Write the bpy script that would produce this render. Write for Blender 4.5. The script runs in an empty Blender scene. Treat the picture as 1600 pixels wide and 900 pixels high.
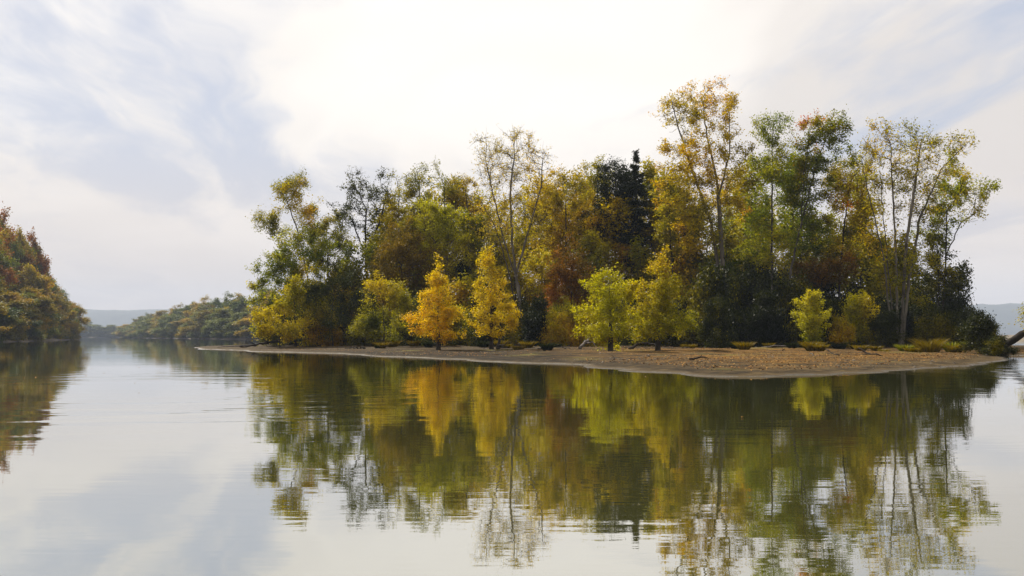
import bpy, math, random
import numpy as np
from mathutils import Vector

rad = math.radians
scene = bpy.context.scene
col = scene.collection

# ------------------------------------------------------------------ camera
F = 1715.0            # focal length in pixels of a 1600 px wide frame
HOR = 525.5           # horizon row
CAMH = 1.2            # eye height above the water
cam_d = bpy.data.cameras.new('camera')
cam_d.sensor_width = 36.0
cam_d.lens = 36.0 * F / 1600.0
cam_d.shift_y = (HOR - 450.0) / 1600.0
cam_d.clip_start = 0.1
cam_d.clip_end = 20000.0
cam = bpy.data.objects.new('camera', cam_d)
cam.location = (0, 0, CAMH)
cam.rotation_euler = (rad(90), 0, 0)
col.objects.link(cam)
scene.camera = cam

# ------------------------------------------------------------------ light
SUN_AZ, SUN_EL = rad(-30), rad(40)          # azimuth from +Y (view direction) towards +X
SUNV = Vector((math.sin(SUN_AZ) * math.cos(SUN_EL), math.cos(SUN_AZ) * math.cos(SUN_EL), math.sin(SUN_EL)))
sun_d = bpy.data.lights.new('sun', 'SUN')
sun_d.energy = 5.0
sun_d.angle = rad(4)
sun_d.color = (1.0, 0.93, 0.82)
sun = bpy.data.objects.new('sun', sun_d)
sun.rotation_euler = (-SUNV).to_track_quat('-Z', 'Y').to_euler()
sun.location = SUNV * 300
col.objects.link(sun)

scene.view_settings.view_transform = 'Standard'
scene.view_settings.look = 'None'
scene.view_settings.exposure = 0.6
scene.view_settings.gamma = 1.0
scene.view_settings.use_curve_mapping = False
scene.cycles.use_denoising = True
scene.cycles.max_bounces = 8
scene.cycles.diffuse_bounces = 3
scene.cycles.glossy_bounces = 3
scene.cycles.transmission_bounces = 4
scene.cycles.volume_bounces = 0
scene.cycles.caustics_reflective = False
scene.cycles.caustics_refractive = False


class NT:
    """Small helper for node trees."""
    def __init__(self, tree):
        self.t = tree
        tree.nodes.clear()

    def n(self, kind, ins=None, **props):
        nd = self.t.nodes.new(kind)
        for k, v in props.items():
            setattr(nd, k, v)
        for k, v in (ins or {}).items():
            s = nd.inputs[k]
            if isinstance(v, bpy.types.NodeSocket):
                self.t.links.new(v, s)
            else:
                s.default_value = v
        return nd

    def math(self, op, a, b=None, c=None, clamp=False):
        nd = self.t.nodes.new('ShaderNodeMath')
        nd.operation = op
        nd.use_clamp = clamp
        for i, v in enumerate((a, b, c)):
            if v is None:
                continue
            if isinstance(v, bpy.types.NodeSocket):
                self.t.links.new(v, nd.inputs[i])
            else:
                nd.inputs[i].default_value = v
        return nd.outputs[0]

    def vec(self, op, a, b=None):
        nd = self.t.nodes.new('ShaderNodeVectorMath')
        nd.operation = op
        for i, v in enumerate((a, b)):
            if v is None:
                continue
            if isinstance(v, bpy.types.NodeSocket):
                self.t.links.new(v, nd.inputs[i])
            else:
                nd.inputs[i].default_value = v
        return nd.outputs['Value'] if op in ('DOT_PRODUCT', 'LENGTH', 'DISTANCE') else nd.outputs[0]

    def mix(self, f, a, b):
        nd = self.t.nodes.new('ShaderNodeMix')
        nd.data_type = 'RGBA'
        for i, v in ((0, f), (6, a), (7, b)):
            if isinstance(v, bpy.types.NodeSocket):
                self.t.links.new(v, nd.inputs[i])
            elif i == 0:
                nd.inputs[i].default_value = v
            else:
                nd.inputs[i].default_value = (*v, 1)
        return nd.outputs[2]

    def ramp(self, f, stops, interp='LINEAR'):
        nd = self.t.nodes.new('ShaderNodeValToRGB')
        cr = nd.color_ramp
        cr.interpolation = interp
        while len(cr.elements) < len(stops):
            cr.elements.new(0.5)
        for e, (p, c) in zip(cr.elements, stops):
            e.position = p
            e.color = (*c, 1) if len(c) == 3 else c
        self.t.links.new(f, nd.inputs[0])
        return nd.outputs[0]

    def noise(self, vec, scale, detail=3, rough=0.5, dist=0.0):
        nd = self.n('ShaderNodeTexNoise', {'Scale': scale, 'Detail': detail, 'Roughness': rough, 'Distortion': dist})
        if vec is not None:
            self.t.links.new(vec, nd.inputs['Vector'])
        return nd.outputs[0]


# ------------------------------------------------------------------ sky (world)
world = bpy.data.worlds.new('World')
scene.world = world
world.use_nodes = True
g = NT(world.node_tree)
tc = g.n('ShaderNodeTexCoord')
dirv = g.vec('NORMALIZE', tc.outputs['Generated'])
sep = g.n('ShaderNodeSeparateXYZ', {0: dirv})
sky = g.n('ShaderNodeTexSky', sky_type='NISHITA', sun_disc=False, sun_elevation=SUN_EL, sun_rotation=SUN_AZ,
          altitude=100.0, air_density=1.0, dust_density=2.5, ozone_density=1.0)
zc = g.math('MAXIMUM', sep.outputs[2], 0.0)
den = g.math('ADD', zc, 0.10)
u = g.math('DIVIDE', sep.outputs[0], den)
v = g.math('DIVIDE', sep.outputs[1], den)
pl = g.n('ShaderNodeCombineXYZ', {0: u, 1: v, 2: 0.0}).outputs[0]
pl = g.n('ShaderNodeVectorRotate', {'Vector': pl, 'Angle': rad(-10)}, rotation_type='Z_AXIS').outputs[0]
# cloud streets run towards the right of the view: long axis at azimuth 35 degrees
mp = g.n('ShaderNodeMapping', {'Vector': pl, 'Rotation': (0, 0, rad(38)), 'Location': (11.734, 12.878, 0), 'Scale': (1.0, 0.42, 1.0)})
warp = g.noise(mp.outputs[0], 0.9, 3, 0.55)
wv = g.vec('ADD', mp.outputs[0], g.n('ShaderNodeCombineXYZ', {0: warp, 1: warp, 2: 0.0}).outputs[0])
c1 = g.noise(wv, 0.95, 6, 0.56, 0.3)
c2 = g.noise(wv, 3.2, 5, 0.6, 0.2)
cl = g.math('ADD', g.math('MULTIPLY', c1, 0.75), g.math('MULTIPLY', c2, 0.25))
fac = g.n('ShaderNodeMapRange', {0: cl, 1: 0.37, 2: 0.53, 3: 0.0, 4: 1.0}, interpolation_type='SMOOTHSTEP').outputs[0]
# thin cloud fills in towards the horizon
low = g.n('ShaderNodeMapRange', {0: zc, 1: 0.03, 2: 0.20, 3: 0.0, 4: 1.0}, interpolation_type='SMOOTHSTEP').outputs[0]
glow = g.math('POWER', g.math('MAXIMUM', g.vec('DOT_PRODUCT', dirv, tuple(SUNV)), 0.0), 5.0)
skyc = g.n('ShaderNodeVectorMath', {0: sky.outputs[0], 1: (1, 1, 1)}, operation='MULTIPLY').outputs[0]
gap = g.mix(0.88, skyc, (4.4, 4.75, 5.7))
thick = g.n('ShaderNodeMapRange', {0: g.noise(wv, 0.55, 4, 0.55), 1: 0.40, 2: 0.62}, interpolation_type='SMOOTHSTEP').outputs[0]
cloud = g.mix(thick, (6.3, 5.85, 5.5), (9.0, 8.45, 7.8))
cloud = g.mix(glow, cloud, (10.2, 9.7, 9.0))
veil = g.mix(fac, gap, cloud)
hz = g.mix(0.75, veil, (6.7, 5.85, 5.25))
skycol = g.mix(low, hz, veil)
bg = g.n('ShaderNodeBackground', {'Color': skycol, 'Strength': 0.084})
out = g.n('ShaderNodeOutputWorld', {'Surface': bg.outputs[0]})

# ------------------------------------------------------------------ helpers
rng = np.random.default_rng(7)
LM = 2.2          # overall leaf count factor
LS = 0.95         # overall leaf size factor


def W(px, py, d):
    """A point seen at (px, py) of the 1600x900 frame, d metres away from the camera."""
    return np.array([(px - 800.0) / F * d, d, CAMH + (HOR - py) / F * d])


def tag(o, label=None, cat=None, group=None, kind=None):
    if label: o['label'] = label
    if cat: o['category'] = cat
    if group: o['group'] = group
    if kind: o['kind'] = kind
    return o


def mesh_obj(name, me, parent=None):
    o = bpy.data.objects.new(name, me)
    col.objects.link(o)
    if parent is not None:
        o.parent = parent
    return o


def empty(name, loc, label, cat, group=None):
    o = bpy.data.objects.new(name, None)
    o.empty_display_size = 0.3
    o.location = loc
    col.objects.link(o)
    return tag(o, label, cat, group)


def np_mesh(name, verts, quads=None, tris=None, mat=None, attr=None, smooth=False):
    me = bpy.data.meshes.new(name)
    verts = np.asarray(verts, dtype=np.float32)
    loops, starts, n = [], [], 0
    tot = 0
    if quads is not None and len(quads):
        q = np.asarray(quads, dtype=np.int32)
        loops.append(q.ravel()); starts.append(np.arange(len(q), dtype=np.int32) * 4 + tot); tot += q.size; n += len(q)
    if tris is not None and len(tris):
        t = np.asarray(tris, dtype=np.int32)
        loops.append(t.ravel()); starts.append(np.arange(len(t), dtype=np.int32) * 3 + tot); tot += t.size; n += len(t)
    me.vertices.add(len(verts))
    me.vertices.foreach_set('co', verts.ravel())
    me.loops.add(tot)
    me.loops.foreach_set('vertex_index', np.concatenate(loops))
    me.polygons.add(n)
    me.polygons.foreach_set('loop_start', np.concatenate(starts))
    if attr is not None:
        a = me.attributes.new('tint', 'FLOAT', 'POINT')
        a.data.foreach_set('value', np.asarray(attr, dtype=np.float32))
    me.update(calc_edges=True)
    if smooth:
        me.polygons.foreach_set('use_smooth', np.ones(n, dtype=bool))
    if mat is not None:
        me.materials.append(mat)
    return me


# ------------------------------------------------------------------ materials
def new_mat(name):
    m = bpy.data.materials.new(name)
    m.use_nodes = True
    return m, NT(m.node_tree)


LEAF = {}


def leaf_mat(name, stops, trans=0.45):
    """Leaf pigment runs over the stops with the per-leaf attribute 'tint'."""
    m, t = new_mat('leaf_' + name)
    a = t.n('ShaderNodeAttribute', attribute_name='tint')
    geo = t.n('ShaderNodeNewGeometry')
    rnd = geo.outputs['Random Per Island']
    c = t.ramp(a.outputs['Fac'], stops)
    val = t.math('MULTIPLY_ADD', rnd, 0.7, 0.75)
    c = t.n('ShaderNodeHueSaturation', {'Hue': 0.5, 'Saturation': 1.15, 'Value': val, 'Color': c}).outputs[0]
    dif = t.n('ShaderNodeBsdfDiffuse', {'Color': c})
    tr = t.n('ShaderNodeBsdfTranslucent', {'Color': c})
    mx = t.n('ShaderNodeMixShader', {0: trans, 1: dif.outputs[0], 2: tr.outputs[0]})
    gl = t.n('ShaderNodeBsdfGlossy', {'Color': (0.9, 0.9, 0.9, 1), 'Roughness': 0.5})
    fr = t.n('ShaderNodeFresnel', {'IOR': 1.3})
    mg = t.n('ShaderNodeMixShader', {0: t.math('MULTIPLY', fr.outputs[0], 0.03), 1: mx.outputs[0], 2: gl.outputs[0]})
    t.n('ShaderNodeOutputMaterial', {'Surface': mg.outputs[0]})
    LEAF[name] = m
    return m


leaf_mat('gold', [(0.0, (0.26, 0.22, 0.008)), (0.35, (0.58, 0.43, 0.005)), (0.75, (0.76, 0.46, 0.005)), (1.0, (0.74, 0.30, 0.005))], .52)
leaf_mat('goldgreen', [(0.0, (0.14, 0.17, 0.008)), (0.4, (0.36, 0.30, 0.007)), (0.75, (0.58, 0.38, 0.007)), (1.0, (0.66, 0.30, 0.006))], .52)
leaf_mat('lemon', [(0.0, (0.15, 0.18, 0.008)), (0.5, (0.40, 0.37, 0.008)), (1.0, (0.62, 0.47, 0.010))], .52)
leaf_mat('yellowgreen', [(0.0, (0.07, 0.09, 0.008)), (0.45, (0.29, 0.26, 0.009)), (1.0, (0.60, 0.44, 0.010))], .5)
leaf_mat('olive', [(0.0, (0.06, 0.078, 0.008)), (0.45, (0.21, 0.20, 0.009)), (0.8, (0.42, 0.33, 0.010)), (1.0, (0.50, 0.30, 0.010))], .5)
leaf_mat('green', [(0.0, (0.05, 0.085, 0.008)), (0.5, (0.17, 0.205, 0.012)), (0.85, (0.36, 0.33, 0.014)), (1.0, (0.52, 0.38, 0.015))], .5)
leaf_mat('greenred', [(0.0, (0.05, 0.08, 0.008)), (0.5, (0.17, 0.18, 0.012)), (0.72, (0.34, 0.23, 0.012)), (1.0, (0.46, 0.10, 0.012))], .5)
leaf_mat('amber', [(0.0, (0.13, 0.12, 0.008)), (0.4, (0.38, 0.29, 0.007)), (0.75, (0.52, 0.35, 0.007)), (1.0, (0.54, 0.25, 0.007))], .5)
leaf_mat('rust', [(0.0, (0.07, 0.06, 0.010)), (0.5, (0.18, 0.10, 0.011)), (1.0, (0.38, 0.14, 0.010))])
leaf_mat('red', [(0.0, (0.06, 0.035, 0.012)), (0.5, (0.13, 0.040, 0.012)), (1.0, (0.24, 0.065, 0.012))])
leaf_mat('brown', [(0.0, (0.07, 0.06, 0.010)), (0.5, (0.19, 0.13, 0.012)), (1.0, (0.34, 0.20, 0.014))])
leaf_mat('shade', [(0.0, (0.008, 0.011, 0.003)), (0.5, (0.020, 0.025, 0.005)), (0.8, (0.06, 0.062, 0.008)), (1.0, (0.18, 0.15, 0.012))], 0.3)  # undergrowth shade put into dark leaf colours; lightest stop imitates sun glints
leaf_mat('greygreen', [(0.0, (0.028, 0.036, 0.010)), (0.6, (0.065, 0.075, 0.018)), (1.0, (0.16, 0.15, 0.025))], 0.35)
leaf_mat('cedar', [(0.0, (0.010, 0.014, 0.005)), (0.6, (0.020, 0.027, 0.007)), (1.0, (0.06, 0.055, 0.012))], 0.15)
leaf_mat('far_green', [(0.0, (0.05, 0.075, 0.02)), (0.6, (0.12, 0.14, 0.03)), (1.0, (0.24, 0.21, 0.03))], 0.4)
leaf_mat('far_rust', [(0.0, (0.10, 0.07, 0.02)), (0.5, (0.20, 0.095, 0.022)), (1.0, (0.38, 0.13, 0.025))], 0.4)
leaf_mat('far_gold', [(0.0, (0.12, 0.11, 0.02)), (0.5, (0.29, 0.22, 0.02)), (1.0, (0.44, 0.27, 0.02))], 0.4)
leaf_mat('far_olive', [(0.0, (0.08, 0.08, 0.02)), (0.5, (0.18, 0.15, 0.02)), (1.0, (0.34, 0.19, 0.02))], 0.4)


def bark_mat(name, a, b, scale=3.0, twig_silhouette=None):
    m, t = new_mat('bark_' + name)
    tc = t.n('ShaderNodeTexCoord')
    mp = t.n('ShaderNodeMapping', {'Vector': tc.outputs['Object'], 'Scale': (1, 1, 0.25)})
    n = t.noise(mp.outputs[0], scale, 5, 0.65)
    c = t.ramp(n, [(0.3, a), (0.7, b)])
    if twig_silhouette is not None:
        ra = t.n('ShaderNodeAttribute', attribute_name='tint')
        c = t.mix(t.n('ShaderNodeMapRange', {0: ra.outputs['Fac'], 1: 0.025, 2: 0.085}).outputs[0], twig_silhouette, c)  # thin twigs darker: silhouette against the sky put into the young bark colour
    bmp = t.n('ShaderNodeBump', {'Height': n, 'Strength': 0.6, 'Distance': 0.05})
    p = t.n('ShaderNodeBsdfPrincipled', {'Base Color': c, 'Roughness': 0.95, 'Specular IOR Level': 0.15, 'Normal': bmp.outputs[0]})
    t.n('ShaderNodeOutputMaterial', {'Surface': p.outputs[0]})
    return m


BARK = {
    'pale': bark_mat('pale', (0.05, 0.042, 0.031), (0.21, 0.185, 0.14), twig_silhouette=(0.035, 0.027, 0.018)),
    'grey': bark_mat('grey', (0.04, 0.034, 0.026), (0.13, 0.115, 0.09), twig_silhouette=(0.03, 0.024, 0.016)),
    'dark': bark_mat('dark', (0.015, 0.012, 0.009), (0.05, 0.04, 0.028)),
    'drift': bark_mat('drift', (0.05, 0.042, 0.034), (0.19, 0.165, 0.14), 6.0),
}

# ------------------------------------------------------------------ tree growing


def field(seed, s):
    r = np.random.default_rng(seed)
    k = r.normal(size=(7, 3)) / s
    ph = r.uniform(0, 6.28, 7)
    return lambda p: np.sin(p @ k.T + ph).sum(1) / 3.2


def unit(a):
    return a / (np.linalg.norm(a, axis=-1, keepdims=True) + 1e-9)


def frustums(p0, p1, d0, d1, r0, r1, sides):
    """Open tapered tubes p0->p1, rings square to d0 / d1. Returns verts, quads."""
    n = len(p0)
    ang = np.arange(sides) * 2 * math.pi / sides
    ca, sa = np.cos(ang), np.sin(ang)

    def ring(p, d, r):
        ref = np.tile(np.array([0.31, 0.95, 0.05]), (n, 1))
        u = unit(np.cross(d, ref)); w = np.cross(d, u)
        return p[:, None, :] + r[:, None, None] * (u[:, None, :] * ca[None, :, None] + w[:, None, :] * sa[None, :, None])
    v = np.stack([ring(p0, unit(d0), r0), ring(p1, unit(d1), r1)], 1).reshape(-1, 3)
    base = np.arange(n)[:, None] * (2 * sides)
    i = np.arange(sides); j = (i + 1) % sides
    q = np.stack([base + i, base + j, base + sides + j, base + sides + i], -1).reshape(-1, 4)
    return v, q


def leaf_quads(c, size, r, updown=0.4, aspect=0.55, axis=None):
    """Folded rhombic leaves of length size centred on c."""
    n = len(c)
    nrm = r.normal(size=(n, 3)); nrm[:, 2] += updown * np.sign(nrm[:, 2] + 0.3) * 1.5
    nrm = unit(nrm)
    t = r.normal(size=(n, 3)) if axis is None else axis + 0.45 * r.normal(size=(n, 3))
    u = unit(t - (t * nrm).sum(1, keepdims=True) * nrm)
    w = np.cross(nrm, u)
    s = size[:, None]
    fold = nrm * s * 0.16
    v = np.stack([c - u * s * 0.5, c + w * s * aspect * 0.5 + fold, c + u * s * 0.5, c - w * s * aspect * 0.5 + fold], 1).reshape(-1, 3)
    q = np.arange(n * 4).reshape(n, 4)
    return v, q


def colonize(nodes, parents, att, step, r, iters=90, up=0.12, kill=0.55, jit=0.18, nmax=4200):
    pos = np.zeros((nmax, 3)); pos[:len(nodes)] = nodes
    par = np.full(nmax, -1); par[:len(parents)] = parents
    n = len(nodes)
    d = np.linalg.norm(att[:, None, :] - pos[None, :n, :], axis=2)
    near = d.argmin(1); dist = d.min(1)
    alive = np.ones(len(att), bool)
    for it in range(iters):
        idx = np.nonzero(alive)[0]
        if not len(idx) or n > nmax - 400:
            break
        nn = near[idx]
        uq, inv = np.unique(nn, return_inverse=True)
        s = np.zeros((len(uq), 3))
        np.add.at(s, inv, unit(att[idx] - pos[nn]))
        s = unit(s) + r.normal(size=s.shape) * jit
        s[:, 2] += up
        new = pos[uq] + step * unit(s)
        k = len(new)
        pos[n:n + k] = new; par[n:n + k] = uq
        dd = np.linalg.norm(att[idx][:, None, :] - new[None], axis=2)
        m = dd.argmin(1); dm = dd.min(1)
        better = dm < dist[idx]
        near[idx[better]] = n + m[better]
        # attractors whose owner was just extended but are no closer get dropped soon
        stale = ~better & (r.random(len(idx)) < 0.12)
        dist[idx[better]] = dm[better]
        alive[idx[(dist[idx] < kill) | stale]] = False
        n += k
    return pos[:n].copy(), par[:n].copy()


def grow(seed, lobes, trunks, n_att=300, step=0.45, tip=0.014, leaves=7000, leaf=(0.14, 0.24), spread=0.17,
         twigs=900, twig_len=0.8, trend=0.0, patch=2.2, bare=0.0, up=0.12, root_r=None, droop=0.0, aspect=0.55, tintc=0.45, clump=1.4, var=1.0):
    """lobes: (x, y, z, rx, ry, rz, weight); trunks: list of polylines in metres.
    Returns (wood verts, quads, leaf verts, quads, tint)."""
    r = np.random.default_rng(seed)
    att = []
    ws = np.array([l[6] * (l[3] * l[4] * l[5]) ** 0.67 for l in lobes]); ws /= ws.sum()
    for l, w in zip(lobes, ws):
        k = max(3, int(n_att * w))
        dirs = unit(r.normal(size=(k, 3)))
        rr = r.random(k) ** (1 / 2.4)
        # lumpy outline
        f = field(seed * 13 + int(l[0] * 10), 0.40)
        rr = rr * (1.0 + 0.40 * f(dirs)).clip(.35, 1.5)
        att.append(np.array(l[:3]) + dirs * rr[:, None] * np.array(l[3:6]))
    att = np.concatenate(att)
    nodes, parents = [], []
    for tr in trunks:
        tr = np.asarray(tr, float)
        first = len(nodes)
        nodes.append(tr[0]); parents.append(-1)
        if first and len(tr) and not getattr(grow, 'free', False):
            # a side trunk that starts on an existing one joins it
            dd = np.linalg.norm(np.array(nodes[:first]) - tr[0], axis=1)
            if dd.min() < step * 0.9 and tr[0][2] > trunks[0][0][2] + 0.6:
                parents[-1] = int(dd.argmin())
        for a, b in zip(tr[:-1], tr[1:]):
            L = np.linalg.norm(b - a); k = max(1, int(L / step))
            for i in range(1, k + 1):
                p = a + (b - a) * i / k
                p = p + r.normal(size=3) * step * 0.06
                nodes.append(p); parents.append(len(nodes) - 2)
    pos, par = colonize(np.array(nodes), np.array(parents), att, step, r, up=up, kill=step * 1.25)
    n = len(pos)
    # pipe model radii
    e = 2.35
    acc = np.zeros(n); child = np.full(n, -1); cbest = np.zeros(n)
    for i in range(n - 1, -1, -1):
        if acc[i] == 0:
            acc[i] = tip ** e
        p = par[i]
        if p >= 0:
            acc[p] += acc[i]
            if acc[i] > cbest[p]:
                cbest[p] = acc[i]; child[p] = i
    radius = acc ** (1 / e)
    if root_r:
        s = root_r / radius[0]
        radius = np.where(radius > tip * 3, radius * (1 + (s - 1) * np.clip((radius - tip * 3) / (radius[0] - tip * 3 + 1e-6), 0, 1)), radius)
    roots = par < 0
    # root flare
    z0 = trunks[0][0][2]
    radius = radius * (1 + 0.55 * np.exp(-np.maximum(pos[:, 2] - z0, 0) / 0.5) * (radius > tip * 4))
    dirs = np.zeros((n, 3))
    ok = ~roots
    dirs[ok] = unit(pos[ok] - pos[par[ok]])
    dirs[roots] = (0, 0, 1)
    mainchild = np.zeros(n, bool)
    mainchild[child[child >= 0]] = True
    seg = np.nonzero(ok)[0]
    p = par[seg]
    mc = mainchild[seg]
    d0 = np.where(mc[:, None], dirs[p], dirs[seg])
    r0 = np.where(mc, radius[p], np.minimum(radius[p] * 0.9, radius[seg] * 1.15))
    V, Q, RV, off = [], [], [], 0
    for lo, hi, sides in ((0.0, 0.03, 3), (0.03, 0.09, 5), (0.09, 99, 9)):
        s = (r0 >= lo) & (r0 < hi)
        if s.any():
            v, q = frustums(pos[p[s]], pos[seg[s]], d0[s], dirs[seg[s]], r0[s], radius[seg[s]], sides)
            RV.append(np.repeat(r0[s], 2 * sides)); V.append(v); Q.append(q + off); off += len(v)
    # twigs on the fine wood
    fine = np.nonzero((radius < tip * 2.6) & ok)[0]
    if len(fine) == 0:
        fine = np.nonzero(ok)[0]
    pw = np.exp(clump * field(seed * 3 + 2, patch * .2)(pos[fine])); pw /= pw.sum()
    tw = r.choice(fine, twigs, p=pw)
    td = unit(dirs[tw] * 0.7 + r.normal(size=(twigs, 3)) * 0.65 + np.array([0, 0, 0.25 - droop]))
    tl = twig_len * r.uniform(0.4, 1.15, twigs)
    a = pos[tw]; b = a + td * tl[:, None] * 0.55
    td2 = unit(td + r.normal(size=(twigs, 3)) * 0.3 + np.array([0, 0, 0.1 - droop]))
    c = b + td2 * tl[:, None] * 0.45
    rt = np.full(twigs, tip * 0.62)
    for (x, y, dx, dy, ra, rb) in ((a, b, td, td2, rt, rt * 0.75), (b, c, td2, td2, rt * 0.75, rt * 0.3)) if bare > 0 else ((a, c, td, td2, rt, rt * 0.3),):
        v, q = frustums(x, y, dx, dy, ra, rb, 3)
        RV.append(np.zeros(len(v))); V.append(v); Q.append(q + off); off += len(v)
    # leaves along the twigs; some twigs stay bare
    f = field(seed * 7 + 3, patch)
    f2 = field(seed * 5 + 1, patch * 0.4)
    keep = f2(b) + r.normal(size=twigs) * 0.5 > (-2.2 + 2.6 * bare)
    src = np.nonzero(keep)[0]
    if len(src) == 0:
        src = np.arange(twigs)
    leaves = int(leaves * LM)
    lw = r.lognormal(0, .7, len(src)); lw /= lw.sum()
    li = r.choice(src, leaves, p=lw)
    tt = r.random(leaves)[:, None]
    lc = np.where(tt < 0.5, a[li] + (b[li] - a[li]) * tt * 2, b[li] + (c[li] - b[li]) * (tt - 0.5) * 2)
    lc = lc + r.normal(size=(leaves, 3)) * spread
    size = r.uniform(leaf[0] * .75, leaf[1] * 1.1, leaves) * LS
    lv, lq = leaf_quads(lc, size, r, aspect=aspect)
    zz = lc[:, 2]; zn = (zz - zz.min()) / (np.ptp(zz) + 1e-6) - 0.5
    tint = np.clip(tintc + var * (0.30 * f(lc) + 0.13 * f2(lc)) + r.normal(size=leaves) * 0.10 + trend * zn, 0, 1)
    wr = np.concatenate(RV)
    return (np.concatenate(V), wr), np.concatenate(Q), lv, lq, np.repeat(tint, 4)


NTREE = [0]


def put_tree(name, label, cat, base, geo, leafm, bark, group=None):
    """Empty at the base > trunk (with limbs and twigs), crown."""
    base = np.asarray(base, float)
    (V, wr), Q, lv, lq, tint = geo
    e = empty(name, tuple(base), label, cat, group)
    tr = mesh_obj('trunk', np_mesh('trunk', V - base, Q, mat=BARK[bark], attr=wr, smooth=True), e)
    cr = mesh_obj('crown', np_mesh('crown', lv - base, lq, mat=LEAF[leafm], attr=tint), e)
    return e


def px_lobes(lobes, d, seed, depth=1.0):
    """(px, py, rx_px, ry_px, weight[, extra distance]) -> metric ellipsoids."""
    r = np.random.default_rng(seed + 99)
    out = []
    for l in lobes:
        px, py, rx, ry, w = l[:5]
        dd = d + (l[5] if len(l) > 5 else r.normal() * rx / F * d * 0.35)
        c = W(px, py, dd)
        k = dd / F
        out.append((c[0], c[1], c[2], rx * k, max(rx, ry * 0.6) * k * depth, ry * k, w))
    return out


# ------------------------------------------------------------------ ground shapes
def sdist(poly, P):
    """Signed distance to a closed polygon, positive inside. P: (n,2)."""
    poly = np.asarray(poly, float)
    A = poly; B = np.roll(poly, -1, 0)
    best = np.full(len(P), 1e9); inside = np.zeros(len(P), bool)
    for a, b in zip(A, B):
        ab = b - a
        t = np.clip(((P - a) @ ab) / (ab @ ab), 0, 1)
        best = np.minimum(best, np.linalg.norm(P - a - t[:, None] * ab, axis=1))
        c = (a[1] > P[:, 1]) != (b[1] > P[:, 1])
        with np.errstate(divide='ignore', invalid='ignore'):
            xi = (b[0] - a[0]) * (P[:, 1] - a[1]) / (b[1] - a[1]) + a[0]
        inside ^= c & (P[:, 0] < xi)
    return np.where(inside, best, -best)


def shore_px(pts):
    return [((x - 800.0) / F * (CAMH * F / (y - HOR)), CAMH * F / (y - HOR)) for x, y in pts]


ISLAND = shore_px([(312, 544.5), (400, 548.5), (500, 552), (600, 556), (700, 561), (800, 568), (880, 575), (960, 581), (1050, 586.5),
                   (1130, 588.5), (1220, 587.5), (1320, 584.5), (1410, 581), (1490, 576), (1545, 571), (1566, 565), (1562, 556)])
ISLAND += [(50, 82), (58, 110), (62, 150), (40, 185), (0, 190), (-22, 182), (-31, 155), (-33.5, 124)]


def island_z(X, Y):
    P = np.stack([np.atleast_1d(X), np.atleast_1d(Y)], 1).astype(float)
    s = sdist(ISLAND, P)
    P3 = np.concatenate([P, np.zeros((len(P), 1))], 1)
    s = s + 1.5 * field(30, 5.0)(P3) + 0.6 * field(31, 1.8)(P3) + 0.25 * field(32, 0.6)(P3)
    z = np.where(s > 0, 0.11 * (1 - np.exp(-np.maximum(s, 0) / 0.7)) + 0.30 * (1 - np.exp(-np.maximum(s, 0) / 18.0)) + 0.012 * np.maximum(s - 45, 0), s * 0.08)
    bump = 0.05 * field(33, 0.9)(P3) + 0.035 * field(34, 0.35)(P3) + 0.06 * field(35, 3.0)(P3)
    return z + bump * np.clip(s / 5.0, 0, 1)


def gz(x, y):
    return float(island_z(x, y)[0])


def base_at(px, d):
    x = (px - 800.0) / F * d
    return np.array([x, d, gz(x, d) - 0.05])


def grid_mesh(name, xs, ys, zf, mat):
    X, Y = np.meshgrid(xs, ys)
    z = zf(X.ravel(), Y.ravel())
    v = np.stack([X.ravel(), Y.ravel(), z], 1)
    nx, ny = len(xs), len(ys)
    i = (np.arange(ny - 1)[:, None] * nx + np.arange(nx - 1)[None]).ravel()
    q = np.stack([i, i + 1, i + nx + 1, i + nx], 1)
    return np_mesh(name, v, q, mat=mat, smooth=True)


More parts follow.
